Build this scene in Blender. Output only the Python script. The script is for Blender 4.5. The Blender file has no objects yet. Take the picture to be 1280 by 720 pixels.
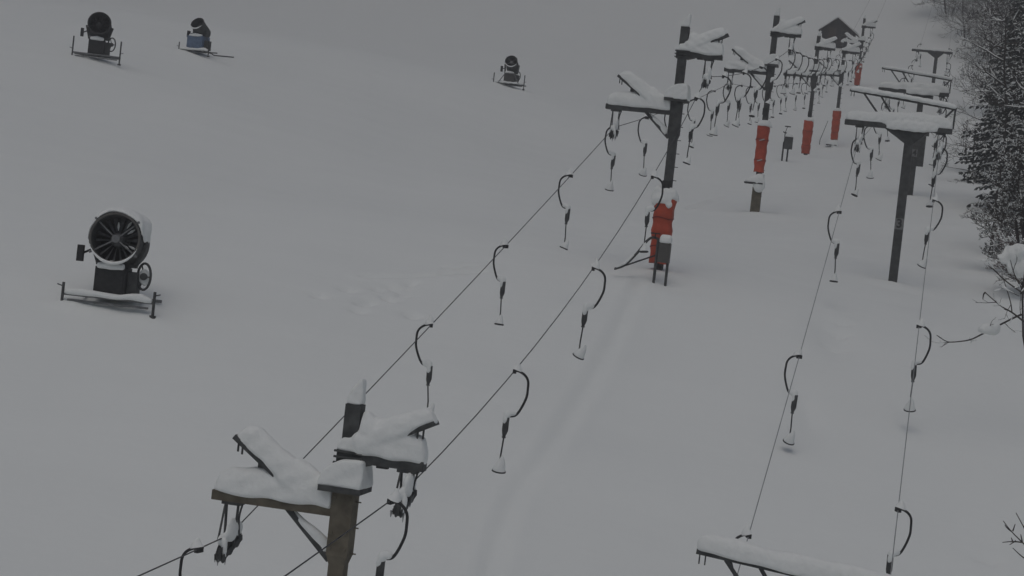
import bpy, bmesh, math, random
import numpy as np
from mathutils import Vector, Matrix

random.seed(7)
rng = np.random.RandomState(11)
scene = bpy.context.scene
COL = scene.collection
R = math.radians

# ------------------------------------------------------------------ camera
FPX = 2388.0                       # focal length in pixels of a 1280 px wide frame
ROLL, PITCH = R(6.3), R(-1.5)
CAM = Vector((0, 0, 12.0))
F = Vector((0, math.cos(PITCH), math.sin(PITCH)))
R0 = Vector((1, 0, 0))
U0 = Vector((0, -math.sin(PITCH), math.cos(PITCH)))
RV = R0 * math.cos(ROLL) + U0 * math.sin(ROLL)
UV = -R0 * math.sin(ROLL) + U0 * math.cos(ROLL)

def P(px, py, d):                  # survey point: direction in the photo + metres of depth
    return CAM + d * (F + (px - 640) / FPX * RV - (py - 360) / FPX * UV)

def Q(X, Z, d):                    # level survey point: metres right, metres above the lens, metres of depth
    return CAM + d * F + X * R0 + Z * U0

cam_d = bpy.data.cameras.new('camera')
cam = bpy.data.objects.new('camera', cam_d)
COL.objects.link(cam)
m = Matrix((RV, UV, -F)).transposed().to_4x4()
m.translation = CAM
cam.matrix_world = m
cam_d.sensor_width = 36
cam_d.lens = 36 * FPX / 1280
cam_d.clip_start = 0.5
cam_d.clip_end = 3000
scene.camera = cam

# ------------------------------------------------------------------ materials
def nodes_of(name):
    mt = bpy.data.materials.new(name)
    mt.use_nodes = True
    nt = mt.node_tree
    return mt, nt, nt.nodes['Principled BSDF']

def mat(name, col, rough=0.6, metal=0.0, var=0.25, scale=6.0, bump=0.0, spec=0.3):
    mt, nt, b = nodes_of(name)
    tc = nt.nodes.new('ShaderNodeTexCoord')
    n = nt.nodes.new('ShaderNodeTexNoise')
    n.inputs['Scale'].default_value = scale
    n.inputs['Detail'].default_value = 6
    nt.links.new(tc.outputs['Object'], n.inputs['Vector'])
    cr = nt.nodes.new('ShaderNodeValToRGB')
    cr.color_ramp.elements[0].position = 0.3
    cr.color_ramp.elements[1].position = 0.7
    cr.color_ramp.elements[0].color = (*[c * (1 - var) for c in col], 1)
    cr.color_ramp.elements[1].color = (*[min(1, c * (1 + var)) for c in col], 1)
    nt.links.new(n.outputs['Fac'], cr.inputs['Fac'])
    nt.links.new(cr.outputs['Color'], b.inputs['Base Color'])
    b.inputs['Roughness'].default_value = rough
    b.inputs['Metallic'].default_value = metal
    b.inputs['Specular IOR Level'].default_value = spec
    if bump:
        bp = nt.nodes.new('ShaderNodeBump')
        bp.inputs['Strength'].default_value = bump
        bp.inputs['Distance'].default_value = 0.02
        nt.links.new(n.outputs['Fac'], bp.inputs['Height'])
        nt.links.new(bp.outputs['Normal'], b.inputs['Normal'])
    return mt

SNOW = mat('snow', (0.79, 0.81, 0.80), rough=0.9, var=0.03, scale=9, bump=0.9, spec=0.1)
STEEL = mat('dark_painted_steel', (0.074, 0.077, 0.077), rough=0.75, var=0.35, scale=5, bump=0.15, spec=0.15)
STEEL_T = mat('glow_tinted_steel', (0.130, 0.116, 0.090), rough=0.8, var=0.35, scale=4, bump=0.15, spec=0.15)  # brown tint paints a warm glow onto the nearest tower; footing reuses it
BLACK = mat('black_rubber', (0.032, 0.033, 0.034), rough=0.75, var=0.3, scale=9)
WIRE = mat('steel_wire', (0.06, 0.062, 0.064), rough=0.7, var=0.3, scale=3)
FROST = mat('frosted_wire', (0.26, 0.27, 0.28), rough=0.9, var=0.25, scale=2)
RED = mat('red_vinyl', (0.41, 0.068, 0.035), rough=0.55, var=0.28, scale=2.2, bump=0.6)
STRAP = mat('strap_red', (.17, .028, .02), .6)
GREYBOX = mat('grey_enamel', (0.095, 0.092, 0.086), rough=0.55, var=0.15, scale=4)
FROSTMETAL = mat('frosted_metal', (0.13, 0.135, 0.14), rough=0.8, var=0.5, scale=7)
BLUE = mat('blue_paint', (0.12, 0.17, 0.26), rough=0.55, var=0.25, scale=4)
ZINC = mat('galvanised_tube', (0.16, 0.165, 0.17), rough=0.55, var=0.3, scale=6)
BARK = mat('dark_bark', (0.055, 0.049, 0.045), rough=0.9, var=0.4, scale=8, bump=0.4)
RUST = mat('brown_leaf', (0.075, 0.045, 0.040), rough=0.9, var=0.4, scale=8)
NEEDLE = mat('spruce_needles', (0.040, 0.047, 0.044), rough=0.9, var=0.45, scale=3)
PLANKS = mat('dark_boards', (0.030, 0.027, 0.026), rough=0.85, var=0.3, scale=3)
PLATE = mat('greyed_sign', (0.20, 0.205, 0.205), rough=0.7, var=0.2, scale=5)
PALE = mat('pale_glint', (0.42, 0.43, 0.43), rough=0.6, var=0.1, scale=4)

# ground snow: soft drift bumps only, one flat albedo
def ground_mat():
    mt, nt, b = nodes_of('slope_snow')
    tc = nt.nodes.new('ShaderNodeTexCoord')
    n1 = nt.nodes.new('ShaderNodeTexNoise'); n1.inputs['Scale'].default_value = 0.35; n1.inputs['Detail'].default_value = 5
    n2 = nt.nodes.new('ShaderNodeTexNoise'); n2.inputs['Scale'].default_value = 3.0; n2.inputs['Detail'].default_value = 6
    mp = nt.nodes.new('ShaderNodeMapping'); mp.inputs['Scale'].default_value = (0.35, 1.6, 1)
    nt.links.new(tc.outputs['Object'], mp.inputs['Vector'])
    nt.links.new(mp.outputs['Vector'], n1.inputs['Vector'])
    nt.links.new(tc.outputs['Object'], n2.inputs['Vector'])
    b1 = nt.nodes.new('ShaderNodeBump'); b1.inputs['Strength'].default_value = 0.35; b1.inputs['Distance'].default_value = 0.18
    b2 = nt.nodes.new('ShaderNodeBump'); b2.inputs['Strength'].default_value = 0.35; b2.inputs['Distance'].default_value = 0.025
    nt.links.new(n1.outputs['Fac'], b1.inputs['Height'])
    nt.links.new(n2.outputs['Fac'], b2.inputs['Height'])
    nt.links.new(b1.outputs['Normal'], b2.inputs['Normal'])
    nt.links.new(b2.outputs['Normal'], b.inputs['Normal'])
    cr = nt.nodes.new('ShaderNodeValToRGB')
    cr.color_ramp.elements[0].color = (0.765, 0.79, 0.78, 1)
    cr.color_ramp.elements[1].color = (0.80, 0.825, 0.815, 1)
    nt.links.new(n1.outputs['Fac'], cr.inputs['Fac'])
    nt.links.new(cr.outputs['Color'], b.inputs['Base Color'])
    b.inputs['Roughness'].default_value = 0.95
    b.inputs['Specular IOR Level'].default_value = 0.08
    return mt
GROUND = ground_mat()

# ------------------------------------------------------------------ mesh helpers
def frame_for(t):
    t = t.normalized()
    a = Vector((0, 0, 1)) if abs(t.z) < 0.9 else Vector((0, 1, 0))
    x = t.cross(a).normalized()
    return x, x.cross(t).normalized()

class MB:
    def __init__(s):
        s.v, s.f = [], []
    def add(s, vs, fs):
        o = len(s.v)
        s.v.extend([tuple(v) for v in vs])
        s.f.extend([tuple(i + o for i in f) for f in fs])
        return s
    def tube(s, pts, r, n=8, cap=True):
        pts = [Vector(p) for p in pts]
        k = len(pts)
        rs = r if isinstance(r, (list, tuple)) else [r] * k
        vs, fs = [], []
        px = None
        for i, p in enumerate(pts):
            t = (pts[min(i + 1, k - 1)] - pts[max(i - 1, 0)])
            if t.length < 1e-9:
                t = Vector((0, 0, 1))
            t.normalize()
            if px is None:
                x, y = frame_for(t)
            else:
                x = (px - t * px.dot(t)).normalized()
                y = x.cross(t).normalized()
            px = x
            for j in range(n):
                a = 2 * math.pi * j / n
                vs.append(p + (x * math.cos(a) + y * math.sin(a)) * rs[i])
        for i in range(k - 1):
            for j in range(n):
                j2 = (j + 1) % n
                fs.append((i * n + j, i * n + j2, (i + 1) * n + j2, (i + 1) * n + j))
        if cap:
            fs.append(tuple(range(n - 1, -1, -1)))
            fs.append(tuple((k - 1) * n + j for j in range(n)))
        return s.add(vs, fs)
    def beam(s, p0, p1, w, h, up=(0, 0, 1), taper=1.0):
        p0, p1 = Vector(p0), Vector(p1)
        t = (p1 - p0).normalized()
        u = Vector(up)
        x = t.cross(u)
        if x.length < 1e-4:
            x = Vector((1, 0, 0))
        x.normalize()
        u = x.cross(t).normalized()
        vs = []
        for p, k in ((p0, 1), (p1, taper)):
            for a, b in ((-1, -1), (1, -1), (1, 1), (-1, 1)):
                vs.append(p + x * a * w / 2 * k + u * b * h / 2 * k)
        return s.add(vs, [(0, 1, 2, 3), (7, 6, 5, 4), (0, 4, 5, 1), (1, 5, 6, 2), (2, 6, 7, 3), (3, 7, 4, 0)])
    def box(s, c, size, rot=None):
        c = Vector(c)
        vs = []
        for z in (-1, 1):
            for a, b in ((-1, -1), (1, -1), (1, 1), (-1, 1)):
                p = Vector((a * size[0] / 2, b * size[1] / 2, z * size[2] / 2))
                vs.append(c + (rot @ p if rot else p))
        return s.add(vs, [(3, 2, 1, 0), (4, 5, 6, 7), (0, 1, 5, 4), (1, 2, 6, 5), (2, 3, 7, 6), (3, 0, 4, 7)])
    def prism(s, poly, y0, y1):          # polygon in x-z pushed along y
        n = len(poly)
        vs = [(x, y0, z) for x, z in poly] + [(x, y1, z) for x, z in poly]
        fs = [tuple(range(n)), tuple(range(2 * n - 1, n - 1, -1))]
        fs += [(i, i + n, (i + 1) % n + n, (i + 1) % n) for i in range(n)]
        return s.add(vs, fs)
    def ell(s, c, r, n=12, m_=8):
        c = Vector(c)
        vs = [c + Vector((0, 0, -r[2]))]
        for i in range(1, m_):
            a = -math.pi / 2 + math.pi * i / m_
            for j in range(n):
                b = 2 * math.pi * j / n
                vs.append(c + Vector((r[0] * math.cos(a) * math.cos(b), r[1] * math.cos(a) * math.sin(b), r[2] * math.sin(a))))
        vs.append(c + Vector((0, 0, r[2])))
        fs = []
        for j in range(n):
            fs.append((0, 1 + (j + 1) % n, 1 + j))
            fs.append((len(vs) - 1, 1 + (m_ - 2) * n + j, 1 + (m_ - 2) * n + (j + 1) % n))
        for i in range(m_ - 2):
            for j in range(n):
                a = 1 + i * n
                fs.append((a + j, a + (j + 1) % n, a + n + (j + 1) % n, a + n + j))
        return s.add(vs, fs)
    def drift(s, path, up, hw, th, side=(0, 1, 0), n=14):     # snow lying along a bar
        path = [Vector(p) for p in path]
        up, side = Vector(up).normalized(), Vector(side).normalized()
        vs, fs = [], []
        k = len(path)
        for i, p in enumerate(path):
            w = hw[i] if isinstance(hw, (list, tuple)) else hw
            t = th[i] if isinstance(th, (list, tuple)) else th
            for j in range(n):
                a = 2 * math.pi * j / n
                c, q = math.cos(a), math.sin(a)
                cc = math.copysign(abs(c) ** 0.7, c)
                z = t * abs(q) ** 0.75 if q >= 0 else -0.05 * abs(q)
                vs.append(p + side * w * cc + up * z)
        for i in range(k - 1):
            for j in range(n):
                j2 = (j + 1) % n
                fs.append((i * n + j, i * n + j2, (i + 1) * n + j2, (i + 1) * n + j))
        fs.append(tuple(range(n - 1, -1, -1)))
        fs.append(tuple((k - 1) * n + j for j in range(n)))
        return s.add(vs, fs)
    def mesh(s, name, smooth=True):
        me = bpy.data.meshes.new(name)
        me.from_pydata(s.v, [], s.f)
        me.validate()
        bm = bmesh.new(); bm.from_mesh(me)
        bmesh.ops.recalc_face_normals(bm, faces=bm.faces)
        bm.to_mesh(me); bm.free()
        if smooth:
            me.polygons.foreach_set('use_smooth', [True] * len(me.polygons))
            try:
                me.set_sharp_from_angle(angle=R(40))
            except Exception:
                pass
        return me
    def build(s, name, mt, parent=None, smooth=True):
        me = s.mesh(name, smooth)
        me.materials.append(mt)
        o = bpy.data.objects.new(name, me)
        COL.objects.link(o)
        if parent:
            o.parent = parent
        return o

def snow_obj(mb, name, parent, voxel=0.035, smooth=4, rough=0.0):
    me = mb.mesh(name)
    o = bpy.data.objects.new(name, me)
    COL.objects.link(o)
    md = o.modifiers.new('r', 'REMESH'); md.mode = 'VOXEL'; md.voxel_size = voxel
    ms = o.modifiers.new('s', 'SMOOTH'); ms.factor = 0.6; ms.iterations = smooth
    dg = bpy.context.evaluated_depsgraph_get()
    dg.update()
    me2 = bpy.data.meshes.new_from_object(o.evaluated_get(dg))
    bpy.data.objects.remove(o)
    bpy.data.meshes.remove(me)
    me2.name = name
    if rough:
        n = len(me2.vertices)
        co = np.empty(n * 3); me2.vertices.foreach_get('co', co); co = co.reshape(-1, 3)
        ph = rng.rand(6, 3) * 6
        for q in range(3):
            k = rng.randn(3, 3) * (5 + 4 * q)
            co += rough / (1 + q) * np.sin(co @ k + ph[q])
        me2.vertices.foreach_set('co', co.ravel())
    me2.polygons.foreach_set('use_smooth', [True] * len(me2.polygons))
    me2.materials.clear(); me2.materials.append(SNOW)
    o = bpy.data.objects.new(name, me2)
    COL.objects.link(o)
    if parent:
        o.parent = parent
    return o

def empty(name, loc, rz=0.0):
    o = bpy.data.objects.new(name, None)
    COL.objects.link(o)
    o.location = loc
    o.rotation_euler = (0, 0, rz)
    o.empty_display_size = 0.3
    return o

def tag(o, label=None, cat=None, group=None, kind=None):
    if label: o['label'] = label
    if cat: o['category'] = cat
    if group: o['group'] = group
    if kind: o['kind'] = kind
    return o

def copy_tree(o, parent=None):
    c = o.copy()
    COL.objects.link(c)
    if parent:
        c.parent = parent
    for ch in list(o.children):
        copy_tree(ch, c)
    return c

def catmull(pts, k=5):
    pts = [Vector(p) for p in pts]
    q = [pts[0]] + pts + [pts[-1]]
    out = []
    for i in range(1, len(q) - 2):
        for j in range(k):
            t = j / k
            a, b, c, d = q[i - 1], q[i], q[i + 1], q[i + 2]
            out.append(0.5 * ((2 * b) + (c - a) * t + (2 * a - 5 * b + 4 * c - d) * t * t + (3 * b - a - 3 * c + d) * t ** 3))
    out.append(pts[-1])
    return out

# ------------------------------------------------------------------ survey of the hill
# padded lift: depth, post at the level of the left arm (photo px), base px or None, upper post height
LT = [dict(d=33, arm=(430, 640), base=None, up=0.50),
      dict(d=64, arm=(845, 141), base=(823, 347), up=1.50),
      dict(d=98, arm=(963, 92), base=(951, 270), up=1.58),
      dict(d=147, arm=(1018, 96), base=(1004, 194), up=1.75),
      dict(d=172, arm=(1052, 95), base=(1042, 184), up=1.70),
      dict(d=217, arm=(1077, 56), base=(1071, 108), up=1.60)]
# lift beside the trees
RT = [dict(d=35, arm=(1024, 794), base=None),
      dict(d=72, arm=(1138, 160), base=(1114, 353)),
      dict(d=110, arm=(1152, 116), base=(1140, 244)),
      dict(d=190, arm=(1171, 65), base=None)]
GUNS = [dict(px=(140, 386), d=52), dict(px=(120, 79), d=102), dict(px=(247, 71), d=118), dict(px=(637, 109), d=140)]

ctrl = []
def c_(v): ctrl.append((v.x, v.y, v.z))
for t in LT + RT:
    if t['base']:
        c_(P(*t['base'], t['d']))
for g in GUNS:
    c_(P(*g['px'], g['d']))
for X, Z, d in ((-2.4, -9.0, 33), (6.5, -10.0, 35), (-0.5, -6.4, 41.6), (7.5, -5.2, 47), (-14, -6.0, 40), (16, -6.5, 45),
                (-20, -11.5, 15), (0, -12, 10), (20, -12, 15), (0, -12.5, -30), (-60, -12, -20), (60, -12, -20),
                (40, 22.8, 190), (30, 9.8, 120), (20, 2.6, 78), (14.5, -2.6, 55), (70, 9, 110), (60, -2, 60),
                (-60, 2, 60), (-80, 14, 120), (-100, 52, 300), (0, 54, 300), (66, 62, 300), (160, 66, 300), (-200, 50, 300),
                (-200, 105, 480), (0, 110, 480), (100, 116, 480), (220, 116, 480), (-8, 3.2, 80), (10, 8.0, 120), (38.5, 36.2, 250)):
    c_(Q(X, Z, d))
ctrl = np.array(ctrl)
CXY = ctrl[:, :2]
def phi(r2):
    return np.where(r2 > 1e-12, 0.5 * r2 * np.log(np.maximum(r2, 1e-12)), 0.0)
n_ = len(ctrl)
K = phi(((CXY[:, None] - CXY[None]) ** 2).sum(-1)) + np.eye(n_) * 8.0
PM = np.c_[np.ones(n_), CXY]
A = np.block([[K, PM], [PM.T, np.zeros((3, 3))]])
SOL = np.linalg.solve(A, np.r_[ctrl[:, 2], 0, 0, 0])
# measured residuals are put back with narrow bells so that every base sits where it was surveyed
def tps(x, y):
    x, y = np.asarray(x, float), np.asarray(y, float)
    out = SOL[n_] + SOL[n_ + 1] * x + SOL[n_ + 2] * y
    for i in range(n_):
        out = out + SOL[i] * phi((x - CXY[i, 0]) ** 2 + (y - CXY[i, 1]) ** 2)
    return out
RES = ctrl[:, 2] - tps(CXY[:, 0], CXY[:, 1])

_w = [(rng.uniform(0, 6.28), 2 * math.pi / L, rng.uniform(0, 6.28), a) for L, a in
      ((19, .07), (14, .06), (10, .045), (7.3, .03), (5.1, .02), (3.7, .012), (2.6, .008))]
MARKS = []          # (x, y, rx, ry, depth) small prints and scoops
LINES = []          # (array of xy, half width, depth)
MOUNDS = []
def height(x, y, detail=True):
    x, y = np.asarray(x, float), np.asarray(y, float)
    z = tps(x, y)
    for i in range(n_):
        z = z + RES[i] * np.exp(-((x - CXY[i, 0]) ** 2 + (y - CXY[i, 1]) ** 2) / (2 * 9.0 ** 2))
    for a, k, p, amp in _w:
        z = z + amp * np.sin(k * (x * math.cos(a) + y * math.sin(a)) + p)
    if detail:
        for mx, my, rx, ry, dp in MARKS:
            q = ((x - mx) / rx) ** 2 + ((y - my) / ry) ** 2
            z = z - dp * np.exp(-q)
        for mx, my, r, hh in MOUNDS:
            z = z + hh * np.exp(-((x - mx) ** 2 + (y - my) ** 2) / (r * r))
        for pl, hw, dp in LINES:
            best = np.full(x.shape, 1e9)
            for (ax, ay), (bx, by) in zip(pl[:-1], pl[1:]):
                dx, dy = bx - ax, by - ay
                t = np.clip(((x - ax) * dx + (y - ay) * dy) / (dx * dx + dy * dy), 0, 1)
                best = np.minimum(best, (x - ax - t * dx) ** 2 + (y - ay - t * dy) ** 2)
            q = best / (hw * hw)
            z = z - dp * np.exp(-q) + 0.45 * dp * np.exp(-(np.sqrt(best) - 2.0 * hw) ** 2 / (0.6 * hw * hw))
    return z
def gz(x, y):
    return float(height(np.array([x]), np.array([y]), False)[0])
def on_ground(px, py, d0=20, d1=420):
    ds = np.arange(d0, d1, 0.25)
    dirv = (F + (px - 640) / FPX * RV - (py - 360) / FPX * UV)
    xs, ys, zs = CAM.x + ds * dirv.x, CAM.y + ds * dirv.y, CAM.z + ds * dirv.z
    hit = np.nonzero(zs < height(xs, ys, False))[0]
    d = float(ds[hit[0]]) if len(hit) else float(d1)
    p = CAM + d * dirv
    return Vector((p.x, p.y, gz(p.x, p.y)))

# worn track under the cable, ski lines and footprints
pl = [on_ground(*q) for q in ((800, 352), (790, 376), (770, 420), (745, 470), (715, 520), (680, 575), (645, 620), (625, 670), (612, 719))]
pl.append(pl[-1] + (pl[-1] - pl[-2]) * 2)
LINES.append(([(p.x, p.y) for p in pl], 0.22, 0.10))
for a in (((455, 347), (560, 345)), ((556, 345), (606, 339)), ((562, 337), (592, 333)), ((860, 262), (912, 247))):
    p, q = on_ground(*a[0]), on_ground(*a[1])
    LINES.append(([(p.x, p.y), (q.x, q.y)], 0.15, 0.12))
for px, py in ((400, 372), (436, 363), (452, 378), (449, 388), (466, 376), (474, 363), (486, 371), (491, 358), (502, 364), (504, 369),
               (512, 359), (514, 353), (516, 397), (489, 375), (459, 379), (466, 95), (1040, 430), (1052, 402),
               (1209, 322), (1214, 326), (1205, 340), (1050, 415), (1235, 702), (1245, 392)):
    p = on_ground(px, py)
    MARKS.append((p.x, p.y, 0.22, 0.24, 0.18))
for px, py, rx, ry, dp in ((1040, 418, 0.7, 2.0, .24), (1008, 515, .4, 1.6, .16), (1125, 362, 1.0, .7, .10), (835, 356, 1.2, .8, .10), (957, 276, .9, .8, .08)):
    p = on_ground(px, py)
    MARKS.append((p.x, p.y, rx, ry, dp))

for g in GUNS:                     # drifts round the sleds of the snow guns
    p = P(*g['px'], g['d'])
    for dx, dy, r_, hh in ((-1.1, -.5, .45, .16), (1.1, -.5, .5, .14), (0, .3, 1.0, .12), (-.3, -.9, .5, .06)):
        MOUNDS.append((p.x + dx, p.y + dy, r_, hh))
for t in LT + RT:
    p = P(*t['arm'], t['d'])
    MOUNDS.append((p.x, p.y - .1, .7, .16))
# ------------------------------------------------------------------ snow slope
def axis(segs):
    out = [segs[0][0]]
    for a, b, s in segs:
        k = max(1, int(round((b - a) / s)))
        out += list(np.linspace(a, b, k + 1)[1:])
    return np.array(out)
ys = axis([(-40, 25, 3.0), (25, 36, .5), (36, 66, .16), (66, 90, .3), (90, 150, .6), (150, 260, 1.5), (260, 640, 5)])
xs = axis([(-420, -120, 15), (-120, -40, 3), (-40, -18, .6), (-18, -9, .3), (-9, 10, .16), (10, 24, .3), (24, 60, .7), (60, 140, 3), (140, 420, 15)])
HAZE = 0.0016
GX, GY = np.meshgrid(xs, ys)
GZ = height(GX.ravel(), GY.ravel()).reshape(GX.shape)
ny, nx = GX.shape
co = np.c_[GX.ravel(), GY.ravel(), GZ.ravel()]
idx = np.arange(nx * ny).reshape(ny, nx)
quads = np.stack([idx[:-1, :-1], idx[:-1, 1:], idx[1:, 1:], idx[1:, :-1]], -1).reshape(-1, 4)
me = bpy.data.meshes.new('snow_slope')
me.vertices.add(len(co)); me.vertices.foreach_set('co', co.ravel())
me.loops.add(quads.size); me.loops.foreach_set('vertex_index', quads.ravel())
me.polygons.add(len(quads)); me.polygons.foreach_set('loop_start', np.arange(0, quads.size, 4))
me.update(calc_edges=True); me.validate()
me.polygons.foreach_set('use_smooth', [True] * len(quads))
me.materials.append(GROUND)
ground = bpy.data.objects.new('snow_ground', me)
COL.objects.link(ground)
tag(ground, kind='structure')

# ------------------------------------------------------------------ lifts
BEAR = math.atan(0.215)            # bearing of both lift lines
LD = Vector((math.sin(BEAR), math.cos(BEAR), 0))      # uphill along the line
LX = Vector((math.cos(BEAR), -math.sin(BEAR), 0))     # across the line
RZ = -BEAR

def sheave_train(parent, x, z_arm, z_cable, slope, sc=1.0):
    """hanging train of guide wheels under an arm"""
    a = MB()
    zr = z_cable - 0.19
    d = Vector((0, 1, slope)).normalized()
    c = Vector((x, 0, zr))
    for s in (-1, 1):
        a.beam(c - d * 0.45 + Vector((s * .075, 0, -.03)), c + d * 0.45 + Vector((s * .075, 0, -.03)), 0.022, 0.10)
        a.beam((x + s * .11, -0.03, z_arm), (x + s * .085, 0, zr), 0.03, 0.06, up=(0, 1, 0))
    a.box((x, 0, z_arm - 0.03), (0.34, 0.26, 0.05))
    a.beam((x - .1, -.12, z_arm - .06), (x - .10, -.3, zr + .1), .03, .03)
    a.tube(catmull([(x + .16, .05, z_arm - .03), (x + .10, .1, z_arm - .3), (x + .14, .12, zr + .12)], 4), .018, 6)
    fr = a.build('sheave_frame', STEEL, parent)
    for k in (-1, 0, 1):
        w = MB()
        p = c + d * (k * 0.33)
        w.tube([p + Vector((-.045, 0, 0)), p + Vector((-.018, 0, 0)), p + Vector((.018, 0, 0)), p + Vector((.045, 0, 0))],
               [.17, .14, .14, .17], 18)
        w.tube([p + Vector((-.1, 0, 0)), p + Vector((.1, 0, 0))], .03, 8)
        w.build('sheave_wheel', STEEL, fr)
    s = MB()
    s.ell((x + .06, -.1, zr + .30), (.08, .22, .22))
    s.ell((x - .02, -.3, zr + .14), (.06, .18, .12))
    s.ell((x, .35, zr + .25), (.09, .25, .16))
    s.ell((x + .07, -.36, zr + .0), (.05, .07, .20)); s.ell((x - .09, -.2, zr + .02), (.04, .10, .16))
    sn = snow_obj(s, 'snow_clump', fr, 0.03, 3, 0.012)
    # icy fringe hanging off the plates
    ic = MB()
    for _ in range(9):
        px_, py_ = x + random.uniform(-.13, .13), random.uniform(-.45, .3)
        zt = zr + slope * py_ - .02
        ln = random.uniform(.08, .26)
        ic.tube([(px_, py_, zt), (px_, py_, zt - ln * .6), (px_, py_, zt - ln)], [.022, .016, .004], 5)
    tag(ic.build('ice_fringe', FROST, fr), kind='stuff')
    return fr

def padded_tower(t, i, label):
    d = t['d']
    p = P(*t['arm'], d)
    zg = gz(p.x, p.y)
    root = empty('lift_tower', (p.x, p.y, zg), RZ)
    tag(root, label, 'lift tower', 'padded towers of the left lift')
    H = p.z - zg                       # height of the left arm
    t['root'], t['H'] = root, H
    cap = H + 0.46
    a = MB()
    a.beam((0, 0, -0.6), (0, 0, H - 0.9), .28, .28, up=(0, 1, 0))
    a.beam((0, 0, H - 0.9), (0, 0, H - 0.75), .28, .28, up=(0, 1, 0), taper=1.3)
    a.beam((0, 0, H - 0.75), (0, 0, cap - .10), .38, .38, up=(0, 1, 0))
    for s in (-1, 1):
        for zz in (cap - .2, H - .35, H - .62):
            a.box((s * .13, -.207, zz), (.05, .02, .05))
    for k in range(int(H / .45)):     # climbing pegs
        zz = .9 + k * .45
        a.beam((.14, 0, zz), (.27 if zz < H - .8 else .29, 0, zz), .022, .022)
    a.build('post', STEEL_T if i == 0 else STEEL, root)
    a = MB()
    a.box((-.03, 0, cap - .045), (.76, .72, .10))
    a.build('cap_plate', STEEL, root)
    # left arm with brace
    a = MB()
    a.beam((-2.38, 0, H), (-.20, 0, H), .30, .17)
    a.box((-1.75, 0, H + .02), (.10, .17, .16)); a.box((-.98, 0, H + .01), (.08, .17, .2))
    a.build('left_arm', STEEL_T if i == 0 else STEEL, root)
    a = MB()
    a.beam((-1.02, 0, H - .06), (-.17, 0, H - .86), .10, .10)
    a.build('arm_brace', STEEL, root)
    s = MB(); s.drift([(-.95, 0, H - .08), (-.6, 0, H - .40), (-.25, 0, H - .74)], (.7, 0, .75), [.04, .06, .07], [.03, .12, .20]); snow_obj(s, 'snow_strip', root, .025, 2, .01)
    # upper post, right arm
    up = t['up']
    zr = cap + up
    a = MB()
    a.beam((.0, 0, cap), (.0, 0, zr + .92), .28, .28, up=(0, 1, 0))
    a.build('upper_post', STEEL, root)
    a = MB()
    for zz in (-.1, .0, .1):
        a.beam((-.24, -.17, zr + zz), (.26, -.17, zr + zz), .05, .035)
        a.beam((-.24, .17, zr + zz), (.26, .17, zr + zz), .05, .035)
    a.box((-.02, 0, zr), (.36, .30, .27))
    a.prism([(.16, zr - .16), (.42, zr - .09), (.42, zr + .12), (.16, zr + .15)], -.145, .145)
    a.beam((.36, 0, zr + .01), (1.34, 0, zr + .01), .28, .17)
    a.box((.60, 0, zr - .10), (.2, .12, .04))
    a.build('right_arm', STEEL, root)
    # tilted catch bars
    a = MB()
    o_, n_in = Vector((-2.08, 0, H + 1.06)), Vector((-.72, 0, H + .10))
    a.beam(o_, n_in, .34, .09)
    a.box((-1.55, 0, H + .62), (.12, .2, .1)); a.box((-1.25, 0, H + .40), (.2, .2, .08))
    a.beam((-2.0, -.1, H + .98), (-2.0, -.1, H + .80), .03, .03); a.beam((-1.92, -.1, H + .94), (-1.92, -.1, H + .76), .03, .03)
    a.build('tilted_catch_bar', STEEL, root)
    a = MB()
    o2, n2 = Vector((1.46, 0, zr + .78)), Vector((.22, 0, zr + .13))
    a.beam(o2, n2, .34, .08)
    for q in (1.28, 1.18):
        a.beam((q, -.1, zr + .66), (q, -.1, zr + .48), .03, .03)
    a.build('tilted_catch_bar', STEEL, root)
    # snow loads
    s = MB()
    s.drift([(-2.36, 0, H + .085), (-2.30, 0, H + .085), (-2.05, 0, H + .085), (-1.6, 0, H + .085), (-.9, 0, H + .085), (-.2, 0, H + .085)],
            (0, 0, 1), [.10, .16, .20, .21, .21, .20], [.16, .30, .46, .48, .42, .36])
    ax = (n_in - o_).normalized()
    nrm = Vector((-ax.z, 0, ax.x));  nrm = nrm if nrm.z > 0 else -nrm
    b0 = o_ + nrm * .045
    L = (n_in - o_).length
    s.drift([b0 + ax * q * L for q in (0.0, .04, .15, .4, .7, 1.0)], nrm, [.10, .17, .21, .23, .24, .24], [.13, .26, .36, .38, .40, .40])
    s.drift([(-1.15, 0, H + .1), (-.85, 0, H + .1), (-.5, 0, H + .1), (-.22, 0, H + .1)], (0, 0, 1), [.2, .24, .24, .22], [.62, .72, .52, .40])
    snow_obj(s, 'snow_load', root, .03, 4, .015)
    s = MB()
    s.drift([(1.36, 0, zr + .095), (1.30, 0, zr + .095), (.9, 0, zr + .095), (.4, 0, zr + .12), (.17, 0, zr + .14)],
            (0, 0, 1), [.13, .18, .21, .22, .22], [.20, .40, .56, .66, .68])
    s.drift([(-.22, 0, zr + .13), (-.1, 0, zr + .13), (.2, 0, zr + .13)], (0, 0, 1), [.14, .2, .2], [.12, .26, .36])
    ax = (n2 - o2).normalized(); nrm = Vector((-ax.z, 0, ax.x)); nrm = nrm if nrm.z > 0 else -nrm
    L = (n2 - o2).length
    s.drift([o2 + nrm * .04 + ax * q * L for q in (0.0, .04, .15, .4, .7, 1.0)], nrm, [.11, .18, .21, .23, .24, .24], [.16, .27, .31, .32, .34, .34])
    s.drift([(.75, 0, zr + .15), (.45, 0, zr + .15), (.25, 0, zr + .15), (.165, 0, zr + .15)], (0, 0, 1), [.2, .22, .22, .2], [.5, .60, .70, .66])
    snow_obj(s, 'snow_load', root, .03, 4, .015)
    # cap snow: steep on the right, rounded on the left
    s = MB()
    hc = .52 if up > 1 else .48
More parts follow.
